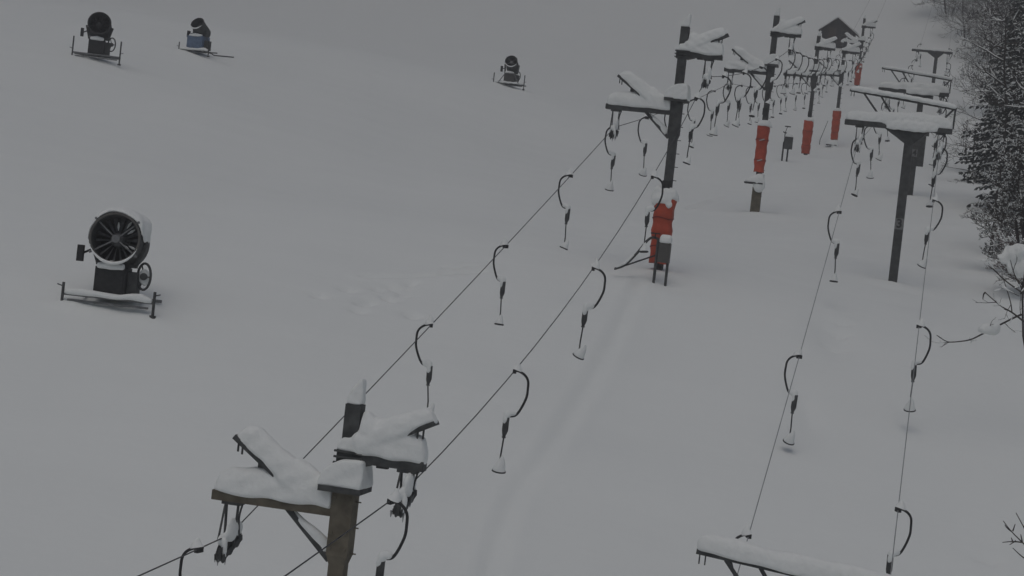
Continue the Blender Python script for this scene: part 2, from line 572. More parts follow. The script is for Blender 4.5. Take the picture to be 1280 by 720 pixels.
    prof = [(-.43, -.02), (-.42, .12), (-.37, .25), (-.25, .38), (-.06, hc * .95), (.16, hc * 1.02), (.33, hc), (.375, .2), (.38, -.02)]
    s.prism([(x, cap + .0 + z) for x, z in prof], -.36, .36)
    snow_obj(s, 'snow_cap', root, .035, 5, .014)
    s = MB()
    zt = zr + .92
    s.prism([(-.15, zt), (-.14, zt + .1), (-.06, zt + .28), (.05, zt + .42), (.11, zt + .47), (.135, zt + .38), (.14, zt)], -.13, .13)
    snow_obj(s, 'snow_cap', root, .03, 5, .008)
    # cables pass here
    t['cl'] = Vector((p.x, p.y, zg)) + LX * (-2.02) + Vector((0, 0, H - .68))
    CZ = .42 if i == 0 else .66
    t['cr'] = Vector((p.x, p.y, zg)) + LX * (1.06 if i == 0 else .90) + Vector((0, 0, zr - CZ))
    sl = (.30, .22, .12, .12, .2, .3)[i]
    sheave_train(root, -2.02, H - .085, H - .68, sl)
    sheave_train(root, 1.06 if i == 0 else .90, zr - .075, zr - CZ, sl)
    # red padding
    pads = {1: (.35, 2.55, .74), 2: (2.15, 4.55, .66), 3: (.25, 2.75, .80), 4: (.75, 3.3, .80), 5: (.2, 2.6, .80)}
    if i in pads:
        z0, z1, w = pads[i]
        z1 = min(z1, H - 1.2)
        lean = -.03
        n = 20
        vs, fs = [], []
        rows = 16
        for k in range(rows + 1):
            zz = z0 + (z1 - z0) * k / rows
            bul = 1 + .05 * math.sin(k * 1.7 + i) + .04 * math.sin(k * .8 + 2 * i)
            tp = .86 + .18 * k / rows
            for j in range(n):
                aa = 2 * math.pi * j / n
                cx_, sy_ = math.cos(aa), math.sin(aa)
                q = 4
                rr = (abs(cx_) ** q + abs(sy_) ** q) ** (-1 / q)
                wob = 1 + .025 * math.sin(5 * aa + k * .9)
                vs.append((lean + cx_ * rr * w / 2 * bul * tp * wob * .92, sy_ * rr * w / 2 * .9 * bul * wob * .92, zz + .03 * math.sin(3 * aa + i)))
        for k in range(rows):
            for j in range(n):
                j2 = (j + 1) % n
                fs.append((k * n + j, k * n + j2, (k + 1) * n + j2, (k + 1) * n + j))
        fs.append(tuple(range(n - 1, -1, -1))); fs.append(tuple(rows * n + j for j in range(n)))
        pad = MB().add(vs, fs).build('padding', RED, root)
        for zz in (z0 + .28 * (z1 - z0), z0 + .72 * (z1 - z0)):
            st = MB()
            k = int((zz - z0) / (z1 - z0) * rows)
            ring = [Vector(vs[k * n + j]) for j in range(n)]
            cen = sum(ring, Vector()) / n
            ring = [cen + (q - cen) * 1.012 for q in ring]
            st.tube(ring + [ring[0]], .018, 5, cap=False)
            st.build('strap', STRAP, pad)
            if i == 2:
                b_ = min(ring, key=lambda q: q.y)
                tp_ = MB(); tp_.beam(b_ + Vector((-.12, -.03, -.05)), b_ + Vector((.14, -.03, .05)), .02, .05); tp_.build('strap_glint', PALE, pad)  # glint on the strap, painted as a pale strip
        s = MB()
        if i == 1:
            s.drift([(-.46, 0, z1 - .05), (-.3, 0, z1 + .0), (0, 0, z1 + .0), (.3, 0, z1), (.40, 0, z1 - .05)], (0, 0, 1), [.18, .32, .36, .32, .18], [.14, .30, .40, .32, .16])
            s.drift([(-.5, -.1, z1 - .02), (-.3, -.1, z1 + .1), (.0, -.1, z1 + .08)], (0, 0, 1), [.1, .22, .2], [.12, .34, .2])
            s.ell((-.10, -.33, z1 - .06), (.32, .09, .17)); s.ell((-.34, -.26, z1 - .12), (.12, .12, .2)); s.ell((.14, -.33, z1 - .2), (.12, .07, .16))
        else:
            s.drift([(-.38, 0, z1 - .04), (-.2, 0, z1), (.2, 0, z1), (.36, 0, z1 - .04)], (0, 0, 1), [.2, .34, .34, .2], [.12, .28, .3, .12])
        snow_obj(s, 'snow_cap', pad, .04, 5, .012)
    if i in (2, 4):                    # snowy ledge round the post under the padding
        zl = 1.55 if i == 2 else .22
        a = MB(); a.box((-.20, -.08, zl), (.95, .7, .07)); lb = a.build('ledge', BLACK, root)
        s = MB(); s.drift([(-.66, -.08, zl + .03), (-.5, -.08, zl + .03), (.0, -.08, zl + .03), (.28, -.08, zl + .03)], (0, 0, 1), [.15, .33, .38, .3], [.12, .24, .5, .5])
        s.ell((.1, -.28, zl - .05), (.33, .16, .42))
        snow_obj(s, 'snow_cap', lb, .04, 5, .01)
    if i == 2:
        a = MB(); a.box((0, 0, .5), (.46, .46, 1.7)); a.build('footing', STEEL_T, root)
    if i in (1, 2, 3):                 # small switch box on the post
        a = MB(); zb = 2.95 if i == 1 else (5.25 if i == 2 else 3.3)
        a.box((-.03, -.2, min(zb, H - 1.1)), (.26, .12, .34)); a.build('switch_box', BLACK, root)
    return root

names = ['nearest padded lift tower, unpadded post cropped by bottom edge, snow on tilted bars',
         'second lift tower uphill, red padding behind a small grey cabinet at its foot',
         'third lift tower uphill, red padding raised above a dark footing stump and snowy ledge',
         'fourth lift tower uphill, red padding next to the little cabinet on two legs',
         'fifth lift tower uphill, red padding above a dark ledge lying on the snow',
         'farthest lift tower uphill, tiny faded red padding, right of the dark gabled hut']
for i, t in enumerate(LT):
    padded_tower(t, i, names[i])

def tree_side_tower(t, i, label):
    d = t['d']
    p = P(*t['arm'], d)
    zg = gz(p.x, p.y)
    root = empty('lift_tower', (p.x, p.y, zg), RZ)
    tag(root, label, 'lift tower', 'plain towers of the right lift')
    H = p.z - zg
    t['root'], t['H'] = root, H
    a = MB()
    a.beam((0, 0, -.6), (0, 0, H - .45), .33, .33, up=(0, 1, 0))
    a.build('post', STEEL, root)
    a = MB()
    a.prism([(-.95, H - .09), (-.18, H - .58), (.18, H - .58), (.70, H - .09)], -.12, .12)
    a.build('gusset', STEEL, root)
    a = MB()
    a.beam((-2.45, 0, H), (1.55, 0, H), .40, .18)
    a.box((-1.87, 0, H - .10), (.3, .2, .05)); a.box((1.15, 0, H - .10), (.3, .2, .05))
    a.build('crossarm', STEEL, root)
    if i < 3:
        zl, zr = H + 1.22, H + .86
        a = MB()
        a.beam((-2.40, .0, zl), (1.62, 0, zr), .13, .10)
        bar = a.build('upper_bar', STEEL, root)
        fz = lambda x: zl + (zr - zl) * (x + 2.40) / 4.02
        for x0, x1, z1 in ((-1.85, -1.15, H + .3), (-1.2, -.75, H + .45), (1.50, 1.10, H + .35), (1.57, 1.56, H + .1)):
            b = MB(); b.beam((x0, 0, fz(x0) - .04), (x1, 0, z1), .06, .07); b.build('strut', STEEL, root)
        b = MB()
        for x0 in (-2.33, -2.22):
            b.beam((x0, -.06, fz(x0) - .04), (x0, -.06, fz(x0) - .22), .025, .025)
        b.build('bolt', STEEL, bar)
        s = MB()
        tk = (.34, .16, .14)[i]
        xs_ = (-2.40, -2.32, -2.05, -1.2, 0, 1.0, 1.5, 1.62)
        s.drift([(x, 0, fz(x) + .05) for x in xs_], (0, 0, 1), [.07, .13, .18, .20, .2, .18, .13, .07],
                [tk * q for q in (.35, .75, 1.0, .9, 1.0, 1.05, .8, .4)])
        snow_obj(s, 'snow_load', root, .04 if i else .03, 4, .012)
    s = MB()
    xs_ = (-2.45, -2.38, -2.1, -1.2, -.4, .3, 1.0, 1.45, 1.55)
    k = 1 if i < 3 else .5
    s.drift([(x, 0, H + .085) for x in xs_], (0, 0, 1), [.10, .16, .2, .21, .22, .22, .21, .17, .10], [q * k for q in (.15, .3, .4, .42, .5, .55, .5, .34, .18)])
    if i < 3:
        s.drift([(-.9, -.2, H - .06), (-.6, -.2, H - .09), (.0, -.2, H - .1), (.7, -.2, H - .08), (1.0, -.2, H - .04)], (0, 0, 1), [.04, .07, .08, .07, .04], [.2, .3, .34, .32, .2])
    snow_obj(s, 'snow_load', root, .04, 4, .014)
    t['cl'] = Vector((p.x, p.y, zg)) + LX * (-1.87) + Vector((0, 0, H - .72))
    t['cr'] = Vector((p.x, p.y, zg)) + LX * (1.15) + Vector((0, 0, H - .72))
    sl = (.3, .18, .17, .2)[i]
    sheave_train(root, -1.87, H - .1, H - .72, sl)
    sheave_train(root, 1.15, H - .1, H - .72, sl)
    if i == 1 or i == 2:
        zz = 2.28 if i == 1 else 2.55
        a = MB(); a.box((0, -.172, zz), (.31, .012, .42)); pt = a.build('number_plate', PLATE, root)
        fc = bpy.data.curves.new('numeral', 'FONT'); fc.body = '3' if i == 1 else '4'
        fc.size = .46; fc.align_x = 'CENTER'; fc.align_y = 'CENTER'; fc.extrude = .003; fc.offset = .012
        fo = bpy.data.objects.new('numeral', fc); COL.objects.link(fo)
        fo.rotation_euler = (math.pi / 2, 0, 0); fo.location = (0, -.183, zz); fo.parent = pt
        bpy.context.evaluated_depsgraph_get().update()
        nm = bpy.data.meshes.new_from_object(fo.evaluated_get(bpy.context.evaluated_depsgraph_get()))
        mo = bpy.data.objects.new('numeral', nm); COL.objects.link(mo)
        mo.rotation_euler = fo.rotation_euler; mo.location = fo.location; mo.parent = pt
        bpy.data.objects.remove(fo)
        nm.materials.clear(); nm.materials.append(BLACK); mo.name = 'numeral'
    if i == 2:                        # control cabinet on the post
        a = MB(); a.box((.30, -.02, H - 3.35), (.50, .30, 1.75)); a.box((.42, -.02, H - 1.9), (.55, .3, 1.1)); a.build('control_cabinet', STEEL, root)
        s = MB(); s.drift([(.1, 0, H - 1.33), (.4, 0, H - 1.33), (.7, 0, H - 1.33)], (0, 0, 1), [.12, .16, .12], [.1, .16, .1]); snow_obj(s, 'snow_cap', root, .04, 3)
    return root

rn = ['nearest tower of the lift by the trees, only its snow-laden upper bar in view',
      'single post lift tower with a pale number plate and deep snow on its crossarm',
      'lift tower with a dark control cabinet on its post, behind the number plate tower',
      'small distant T-shaped lift tower showing above the snowy bars of nearer towers']
for i, t in enumerate(RT):
    tree_side_tower(t, i, rn[i])

# ------------------------------------------------------------------ haul cables
def cable_pts(key, towers, head, tail, slack=()):
    pts = [head] + [t[key] for t in towers] + [tail]
    out = []
    for si, (a, b) in enumerate(zip(pts[:-1], pts[1:])):
        L = (b - a).length
        n = 14
        sag = slack[si] if si < len(slack) else min(.25, L * L * 1.2e-4)
        for k in range(n):
            u = k / n
            out.append(a.lerp(b, u) + Vector((0, 0, -4 * u * (1 - u) * sag)))
    out.append(pts[-1])
    return out
def on_cable(pts, y):
    for a, b in zip(pts[:-1], pts[1:]):
        if a.y <= y <= b.y:
            return a.lerp(b, (y - a.y) / (b.y - a.y))
    return None
def lead_in(c, drop, L=27):
    return c - LD * L + Vector((0, 0, drop))

CABLES = {}
end_l = Q(53.4, 0, 290); end_l.z = gz(end_l.x, end_l.y) + 3.6
for key in ('cl', 'cr'):
    tail = end_l + LX * (-.8 if key == 'cl' else .8)
    CABLES['L' + key] = cable_pts(key, LT, lead_in(LT[0][key], -.6 if key == 'cl' else -2.2), tail, (.1, .1) if key == 'cl' else (.1, 1.05, .4, .3))
end_r = Q(61.0, 0, 290); end_r.z = gz(end_r.x, end_r.y) + 3.6
for key in ('cl', 'cr'):
    tail = end_r + LX * (-.8 if key == 'cl' else .8)
    CABLES['R' + key] = cable_pts(key, RT, lead_in(RT[0][key], -1.5), tail)
for k, mtl, r, lb in (('Lcl', WIRE, .012, 'dark haul cable on the left, running under the long left arms of padded towers'),
                      ('Lcr', WIRE, .012, 'dark haul cable running under the short right arms of the padded towers'),
                      ('Rcl', FROST, .011, 'frosted pale haul cable under the left crossarm ends of the plain towers'),
                      ('Rcr', FROST, .011, 'frosted pale haul cable nearest the trees, under the right crossarm ends')):
    o = MB().tube(CABLES[k], r, 6).build('haul_cable', mtl)
    tag(o, lb, 'cable', 'haul cables of the two lifts')

# return wheels at the top
for e, lb in ((end_l, 'return wheel on a post at the top of the padded lift, beside the dark hut'),
              (end_r, 'return wheel on a post at the far top of the lift beside the trees')):
    zg = gz(e.x, e.y)
    rt = tag(empty('return_wheel', (e.x, e.y, zg), RZ), lb, 'cable wheel')
    h = e.z - zg
    a = MB(); a.beam((0, .3, -.5), (0, .3, h + .5), .35, .35, up=(0, 1, 0)); a.beam((0, -.6, h + .3), (0, 1.2, h + .3), .2, .2); a.build('post', STEEL, rt)
    w = MB()
    w.tube([(0, 0, h - .08), (0, 0, h - .03), (0, 0, h + .03), (0, 0, h + .08)], [.84, .78, .78, .84], 28)
    w.build('wheel', BLACK, rt)
    s = MB(); s.ell((0, 0, h + .42), (.6, .7, .16)); snow_obj(s, 'snow_cap', rt, .06, 3)

# ------------------------------------------------------------------ platter hangers
def make_hanger(side, tilt, plate_kind, k):
    s = side
    root = empty('platter_hanger', (0, 0, 0), RZ)
    a = MB()
    a.box((0, 0, .01), (.07, .20, .09)); a.box((.06 * s, .0, .03), (.10, .09, .05))
    a.tube(catmull([(0.0, 0, .035), (.11 * s, 0, .02), (.235 * s, 0, -.05), (.31 * s, 0, -.16), (.325 * s, 0, -.32), (.315 * s, 0, -.52), (.22 * s, 0, -.78), (.12 * s, 0, -.925), (-.03 * s, 0, -.96)], 5), .027, 8)
    a.build('bow', BLACK, root)
    a = MB()
    x = -.06 * s
    a.tube([(x, 0, -.93), (x, 0, -.955), (x, 0, -1.27), (x - .005, 0, -1.32), (x - .01, 0, -1.40)], [.045, .068, .068, .055, .03], 12)
    a.tube([(x - .01, 0, -1.40), (x - .01, 0, -1.43)], .045, 10)
    a.build('spring_box', STEEL, root)
    x2 = x - .03 * s
    zb = -2.14
    a = MB(); a.tube([(x - .01, 0, -1.42), (x2, -.02, -1.8), (x2, -.03, zb + .02)], .018, 7); a.build('tow_pole', BLACK, root)
    rot = Matrix.Rotation(R(tilt), 4, 'Y') @ Matrix.Rotation(R(-9 if plate_kind else 12), 4, 'X')
    c = Vector((x2, -.03, zb))
    ax = (rot @ Vector((0, 0, 1)))
    pr_ = .135 if plate_kind else .155
    a = MB(); a.tube([c - ax * .022, c - ax * .016, c + ax * .012], [pr_ * .9, pr_, pr_ * .97], 20); pl_ = a.build('platter', BLACK, root)
    sn = MB()
    off = Vector((.02, -.01, 0))
    hk = 1.05 if plate_kind else 1.25
    sn.tube([c + ax * .012, c + ax * .05, c + ax * .11 * hk + off, c + ax * .19 * hk + off * 1.5, c + ax * .27 * hk + off], [pr_ * .92, pr_ * .88, pr_ * .66, pr_ * .42, .024], 14)
    o = sn.build('snow_cone', SNOW, pl_)
    g = MB()
    g.tube([(.04 * s, 0, .045), (.05 * s, 0, .08), (.055 * s + .01 * k, .01, .15), (.05 * s, .02, .21 + .02 * k)], [.12, .105, .065, .022], 12)
    g.build('snow_cap', SNOW, root)
    g = MB()
    g.ell((x + .09 * s, 0, -.885), (.12, .07, .065 + .012 * k), 10, 6)
    g.ell((x + .01 * s, -.005, -.93), (.085, .08, .09 + .01 * k), 10, 6)
    g.ell((x - .02, -.035, -1.03), (.06, .05, .12), 10, 6)
    snow_obj(g, 'snow_cap', root, .02, 3, .006)
    return root

PROTO = {}
for s in (-1, 1):
    PROTO[s] = [make_hanger(s, tl, pk, k) for k, (tl, pk) in enumerate(((4, 0), (14, 1), (-3, 1), (20, 0)))]
used = set()
ORD = ['first', 'second', 'third', 'fourth', 'fifth', 'sixth', 'seventh', 'eighth', 'ninth', 'tenth', 'eleventh', 'twelfth']
def place_hanger(side, variant, loc, sc, label, group):
    pr = PROTO[side][variant]
    key = (side, variant)
    o = pr if key not in used else copy_tree(pr)
    used.add(key)
    o.location = loc
    o.rotation_euler = (R(random.uniform(-5, 5)), R(random.uniform(-2.5, 2.5)), RZ + R(random.uniform(-24, 24)))
    o.scale = (sc, sc, sc)
    tag(o, label, 'lift hanger', group)
    return o

def run(cab, side, ys_, towers, line_name, strand, sc):
    ty = [t['root'].location.y for t in towers]
    cnt = {}
    for q, y in enumerate(ys_):
        p = on_cable(CABLES[cab], y)
        if p is None:
            continue
        z = gz(p.x, p.y)
        need = 2.16 * sc + .15
        s_ = sc
        if p.z - z < need:
            s_ = max(.55, (p.z - z - .15) / 2.16)
        span = sum(1 for v in ty if v < y)
        cnt[span] = cnt.get(span, 0) + 1
        o_ = ORD[cnt[span] - 1]
        if span == 0:
            lb = f'snow-capped platter hanger just downhill of the nearest {line_name} tower, {strand} cable'
        else:
            lb = f'snow-capped platter hanger, {o_} above the {ORD[span - 1] if span > 1 else "nearest"} {line_name} tower, {strand} cable'
        place_hanger(side, (q * 3 + (1 if side > 0 else 0)) % 4, p - Vector((0, 0, .03)), s_ * random.uniform(.97, 1.03), lb, 'platter hangers on the lift cables')

yl = [31.9, 44.7, 51.1, 58.4, 65.0] + [71.6 + 6.95 * k for k in range(22)]
yr = [31.8, 40.0, 47.5, 55.0, 62.0] + [68.7 + 7.1 * k for k in range(22)]
yl = [y for y in yl if y < 222]; yr = [y for y in yr if y < 222]
run('Lcl', -1, yl, LT, 'padded', 'left', 1.0)
run('Lcr', 1, yr, LT, 'padded', 'right', 1.0)
run('Rcl', -1, [40.4, 51, 64, 76, 88, 100, 112, 124.5, 137, 149, 161.5, 174, 186, 199], RT, 'plain', 'left', 1.08)
run('Rcr', 1, [42, 53.7, 65.7, 74, 86.5, 99, 111, 123, 135.5, 148, 160, 172.5, 185, 197], RT, 'plain', 'right', 1.08)
for s in PROTO:
    for k, pr in enumerate(PROTO[s]):
        if (s, k) not in used:
            for ch in list(pr.children_recursive): bpy.data.objects.remove(ch)
            bpy.data.objects.remove(pr)

# ------------------------------------------------------------------ snow guns
def snow_gun(loc, rz, label, rb=.64, pitch=12, body=BLACK, bodysize=(.84, .75, .76), snowy=True, towbar=False, aframe=False, base_snow=True, cross=True, uplegs=.55, rim_snow=False, sc=1.0):
    root = empty('snow_gun', Vector(loc) - Vector((0, 0, .06)), rz)
    tag(root, label, 'snow gun', 'fan snow guns on the piste')
    root.scale = (sc, sc, sc)
    a = MB()
    for y in (-.55, .55):
        a.tube([(-1.22, y, .36), (1.22, y, .36)], .045, 8)
    a.tube([(-1.1, -.58, .20), (1.1, -.58, .20)], .03, 8)
    for x in (-.75, 0, .75):
        a.tube([(x, -.55, .36), (x, .55, .36)], .04, 8)
    a.build('base_frame', ZINC, root)
    for s in (-1, 1):
        b = MB()
        b.tube([(s * 1.24, -.58, -.05), (s * 1.24, -.58, .36 + uplegs)], .04, 8)
        b.tube([(s * 1.24, -.58, -.06), (s * 1.24, -.58, .02)], .09, 10)
        b.beam((s * 1.24, -.58, .55), (s * 1.40, -.62, .60), .03, .03)
        b.build('jack_leg', STEEL, root)
    if towbar:
        b = MB()
        b.tube([(.8, -.5, .30), (1.5, -.62, .20), (1.75, -.60, .08), (3.3, -.50, .06)], .045, 8)
        b.build('tow_bar', STEEL, root)
    bz = .42
    w, dp, h = bodysize
    c = MB()
    c.box((-.05, -.05, bz + h / 2), (w, dp, h))
    c.box((-.05, -.05 - dp / 2 - .012, bz + h * .5), (w * .86, .02, h * .82))
    cab = c.build('cabinet', body, root)
    c = MB(); c.box((w / 2 + .10, -.0, bz + .35), (.26, .5, .66)); c.build('pump_box', STEEL, root)
    # yoke and turntable
    zc = 1.90
    y_ = MB()
    y_.tube([(0, .05, bz + h - .02), (0, .05, bz + h + .14)], .26, 16)
    for s in (-1, 1):
        y_.beam((s * .50, .05, bz + h + .05), (s * (rb + .07), .05, zc), .09, .20, up=(0, 1, 0))
    y_.beam((-.55, .05, bz + h + .08), (.55, .05, bz + h + .08), .24, .1)
    y_.build('yoke', STEEL, root)
    # barrel, tilted up, opening towards -y
    pr = R(pitch)
    d = Vector((0, -math.cos(pr), math.sin(pr)))
    u = Vector((0, math.sin(pr), math.cos(pr)))
    C0 = Vector((0, .05, zc))
    def ring(t, r, n=32):
        o = C0 + d * t
        return [o + Vector((1, 0, 0)) * r * math.cos(2 * math.pi * j / n) + u * r * math.sin(2 * math.pi * j / n) for j in range(n)]
    n = 32
    prof = [(-.72, rb * .62), (-.70, rb * .86), (-.55, rb * 1.03), (-.3, rb * 1.02), (.25, rb * .96), (.52, rb * .96), (.55, rb * 1.0), (.60, rb * 1.0), (.62, rb * .97),
            (.60, rb * .91), (.35, rb * .90), (-.25, rb * .92), (-.55, rb * .9)]
    vs, fs = [], []
    for t_, r_ in prof:
        vs += ring(t_, r_)
    for i in range(len(prof) - 1):
        for j in range(n):
            fs.append((i * n + j, i * n + (j + 1) % n, (i + 1) * n + (j + 1) % n, (i + 1) * n + j))
    drum = MB().add(vs, fs).build('fan_barrel', STEEL if rim_snow else BLACK, root)
    # front nozzle ring
    rg = MB(); q = ring(.615, rb * .95, 40); rg.tube(q + [q[0]], .035, 6, cap=False); rg.build('nozzle_ring', GREYBOX if snowy else BLACK, drum)
    fb = MB()
    for j in range(18):
        aa = 2 * math.pi * j / 18
        e = Vector((1, 0, 0)) * math.cos(aa) + u * math.sin(aa)
        f_ = Vector((1, 0, 0)) * math.cos(aa + .16) + u * math.sin(aa + .16)
        c0 = C0 + d * .10
        fb.add([c0 + e * .16, c0 + e * rb * .88, c0 + f_ * rb * .88 + d * .12, c0 + f_ * .16 + d * .08], [(0, 1, 2, 3)])
    if snowy:
        sp = MB()
        for aa, rr in ((38, .62), (-22, .66), (95, .55), (60, .75), (-35, .45)):
            e = Vector((1, 0, 0)) * math.cos(R(aa)) + u * math.sin(R(aa))
            c0 = C0 + d * .2 + e * rb * rr
            sp.tube([c0 - e * .13, c0, c0 + e * .11], [.008, .038, .01], 5)
        tag(sp.build('caught_snow', SNOW, drum), kind='stuff')
    fb.build('fan_blades', FROSTMETAL if snowy else BLACK, drum, smooth=False)
    hb = MB(); hb.tube([C0 - d * .5, C0 + d * .22, C0 + d * .34, C0 + d * .38], [.2, .2, .14, .05], 16); hb.build('hub', FROSTMETAL if snowy else BLACK, drum)
    bk = MB(); bk.tube([C0 - d * .60, C0 - d * .56], rb * .9, 28); bk.build('intake_grille', BLACK, drum)
    if cross:
        cs = MB()
        for aa in (40, 140, 215, 325):
            e = Vector((1, 0, 0)) * math.cos(R(aa)) + u * math.sin(R(aa))
            cs.tube([C0 + d * .42, C0 + d * .52 + e * rb * .95], .022, 6)
            cs.tube([C0 + d * .56 + e * rb * .93, C0 + d * .60 + e * rb * 1.12], .035, 6)
        cs.tube([C0 + d * .36, C0 + d * .48], .11, 12)
        cs.build('nozzle_spokes', ZINC, drum)
    # side box and hose reel
    b = MB(); b.box((-rb - .24, -.30, zc - .42), (.16, .2, .44)); b.beam((-rb - .2, -.25, zc - .42), (-rb + .02, 0, zc - .28), .05, .05); b.build('valve_box', BLACK, root)
    wl = MB()
    cw = Vector((rb + .10, -.1, 1.02))
    wl_ring = [cw + Vector((.12 * math.cos(q) * .0, .0, 0)) + Vector((.20 * math.cos(q), -.10 * math.cos(q), .36 * math.sin(q))) for q in [2 * math.pi * i_ / 24 for i_ in range(25)]]
    wl.tube(wl_ring, .035, 6, cap=False)
    for q in (0, 2.09, 4.19):
        wl.tube([cw, cw + Vector((.20 * math.cos(q), -.10 * math.cos(q), .36 * math.sin(q)))], .02, 6)
    wl.tube([cw + Vector((0, -.08, 0)), cw + Vector((0, .1, 0))], .1, 12)
    hw = wl.build('hand_wheel', STEEL, root)
    if snowy:
        s = MB(); s.ell(cw + Vector((0, .03, -.04)), (.15, .07, .24)); snow_obj(s, 'snow_cap', hw, .03, 2, .02)
    if aframe:
        b = MB()
        for s in (-1, 1):
            b.tube([(s * .34, -.62, 1.15), (s * .80, -.75, .40)], .035, 6)
        b.tube([(-.36, -.62, 1.15), (.36, -.62, 1.15)], .04, 6)
        b.build('front_frame', ZINC, root)
    if snowy:
        vs, fs = [], []
        na, ts = 26, [-.76, -.70, -.5, -.2, .15, .42, .56, .63]
        tk = [.02, .16, .24, .25, .20, .17, .12, .02]
        for q, t_ in enumerate(ts):
            for side_ in (1, 0):
                for j in range(na + 1):
                    aa = R(2) + (R(196)) * j / na
                    e = Vector((1, 0, 0)) * math.cos(aa) + u * math.sin(aa)
                    edge = min(1, 5 * min(j, na - j) / na)
                    r_ = rb * (1.0 if t_ > -.6 else .96) + side_ * (tk[q] * (.45 + .55 * max(0, math.sin(aa + .35))) * edge + .012 * math.sin(5 * aa + 7 * t_)) + .012
                    vs.append(C0 + d * t_ + e * r_)
        W = 2 * (na + 1)
        for q in range(len(ts) - 1):
            for j in range(na):
                for o_ in (0, na + 1):
                    fs.append((q * W + o_ + j, q * W + o_ + j + 1, (q + 1) * W + o_ + j + 1, (q + 1) * W + o_ + j))
            for j in (0, na):
                fs.append((q * W + j, (q + 1) * W + j, (q + 1) * W + na + 1 + j, q * W + na + 1 + j))
        for q in (0, len(ts) - 1):
            for j in range(na):
                fs.append((q * W + j, q * W + j + 1, q * W + na + 2 + j, q * W + na + 1 + j))
        s = MB().add(vs, fs)
        snow_obj(s, 'snow_hood', root, .03, 4, .015)
    if rim_snow:
        s = MB()
        q = ring(.62, rb * .98, 40)
        low = [q[(j + 22) % 40] + d * .02 for j in range(17)]
        s.tube(low, [.014 + .038 * math.sin(math.pi * j / 16) for j in range(17)], 8)
        snow_obj(s, 'snow_rim', root, .025, 2, .006)
    s = MB()
    s.drift([(-.05 - w * .42, -.42, bz + h), (-.05, -.46, bz + h), (-.05 + w * .42, -.42, bz + h)], (0, 0, 1), [.1, .16, .1], [.12, .2, .12])
    snow_obj(s, 'snow_cap', root, .04, 4, .01)
    if base_snow:
        s = MB()
        s.drift([(-1.2, -.56, .39), (-.8, -.56, .40), (-.3, -.6, .40), (.3, -.6, .40), (.9, -.56, .40), (1.2, -.56, .39)], (0, 0, 1), [.07, .15, .13, .13, .16, .07], [.08, .16, .11, .09, .17, .08])
        snow_obj(s, 'snow_load', root, .035, 3, .01)
    return root

gl = []
for g in GUNS:
    p = P(*g['px'], g['d'])
    gl.append(Vector((p.x, p.y, gz(p.x, p.y))))
snow_gun(gl[0] - Vector((0, 0, .10)), R(-1), 'nearest fan snow gun with white snow hood, fan face towards camera, alone at mid left', rb=.70, pitch=8, sc=1.0, rim_snow=True, uplegs=.30)
snow_gun(gl[1], R(9), 'small black fan snow gun with upright jack legs, leftmost at the top', rb=.62, pitch=14, snowy=False, cross=False, uplegs=.85, base_snow=False)
snow_gun(gl[2], R(-24), 'snow gun with blue cabinet, barrel tilted up steeply and tow bar out on the snow', rb=.50, pitch=34, rim_snow=True, body=BLUE, bodysize=(1.25, .95, .95), snowy=False, cross=False, towbar=True, uplegs=.5, sc=.88)
snow_gun(gl[3], R(-10), 'small far snow gun with a snow-streaked dark barrel and slanted front frame, top middle', rb=.50, pitch=22, rim_snow=True, snowy=False, cross=True, aframe=True, uplegs=.75, body=GREYBOX, sc=.92)

# ------------------------------------------------------------------ small things by the lift
# cabinet with gate bars at the second padded tower
b0 = P(818, 349, 62.8)
rt = tag(empty('control_cabinet', (b0.x, b0.y, gz(b0.x, b0.y)), RZ), 'grey snow-capped control cabinet on steel legs at the foot of the second padded tower', 'control box')
for x, y in ((-.02, 0), (-.06, .35), (.36, .12)):
    MB().tube([(x, y, -.3), (x, y, 1.42 if x < .1 else .95)], .045, 8).build('leg', STEEL, rt)
a = MB(); a.box((.22, .08, .99), (.38, .30, .68)); bx = a.build('box', GREYBOX, rt)
a = MB(); a.box((.22, -.078, .99), (.30, .012, .56)); a.build('door', GREYBOX, bx)
s = MB(); s.drift([(.03, .08, 1.33), (.08, .08, 1.33), (.36, .08, 1.33), (.42, .08, 1.33)], (0, 0, 1), [.15, .2, .2, .15], [.16, .25, .25, .18]); snow_obj(s, 'snow_cap', bx, .035, 3)
a = MB(); q = [Vector((-.12 + .14 * math.cos(t), -.05 + .10 * math.sin(t), 1.58)) for t in np.linspace(0, 6.2832, 19)]
a.tube(q, .025, 6, cap=False); a.beam((-.26, -.05, 1.58), (.02, -.05, 1.58), .03, .03); a.tube([(-.12, -.05, 1.42), (-.12, -.05, 1.60)], .02, 6); a.build('hand_wheel', BLACK, rt)
a = MB(); a.tube(catmull([(0, 0, 1.40), (-.20, -.02, 1.44), (-.38, -.05, 1.30), (-.66, -.1, .86), (-1.0, -.2, .44), (-1.30, -.3, .28)], 5), .042, 8); a.build('curved_gate_bar', STEEL, rt)
a = MB(); a.beam((-.02, 0, .88), (-1.32, -.3, .26), .04, .05); a.build('gate_strut', BLACK, rt)
s = MB(); s.tube([(-.75, -.13, .80), (-1.0, -.2, .50), (-1.26, -.29, .33)], [.03, .05, .03], 8); s.build('snow_load', SNOW, rt)

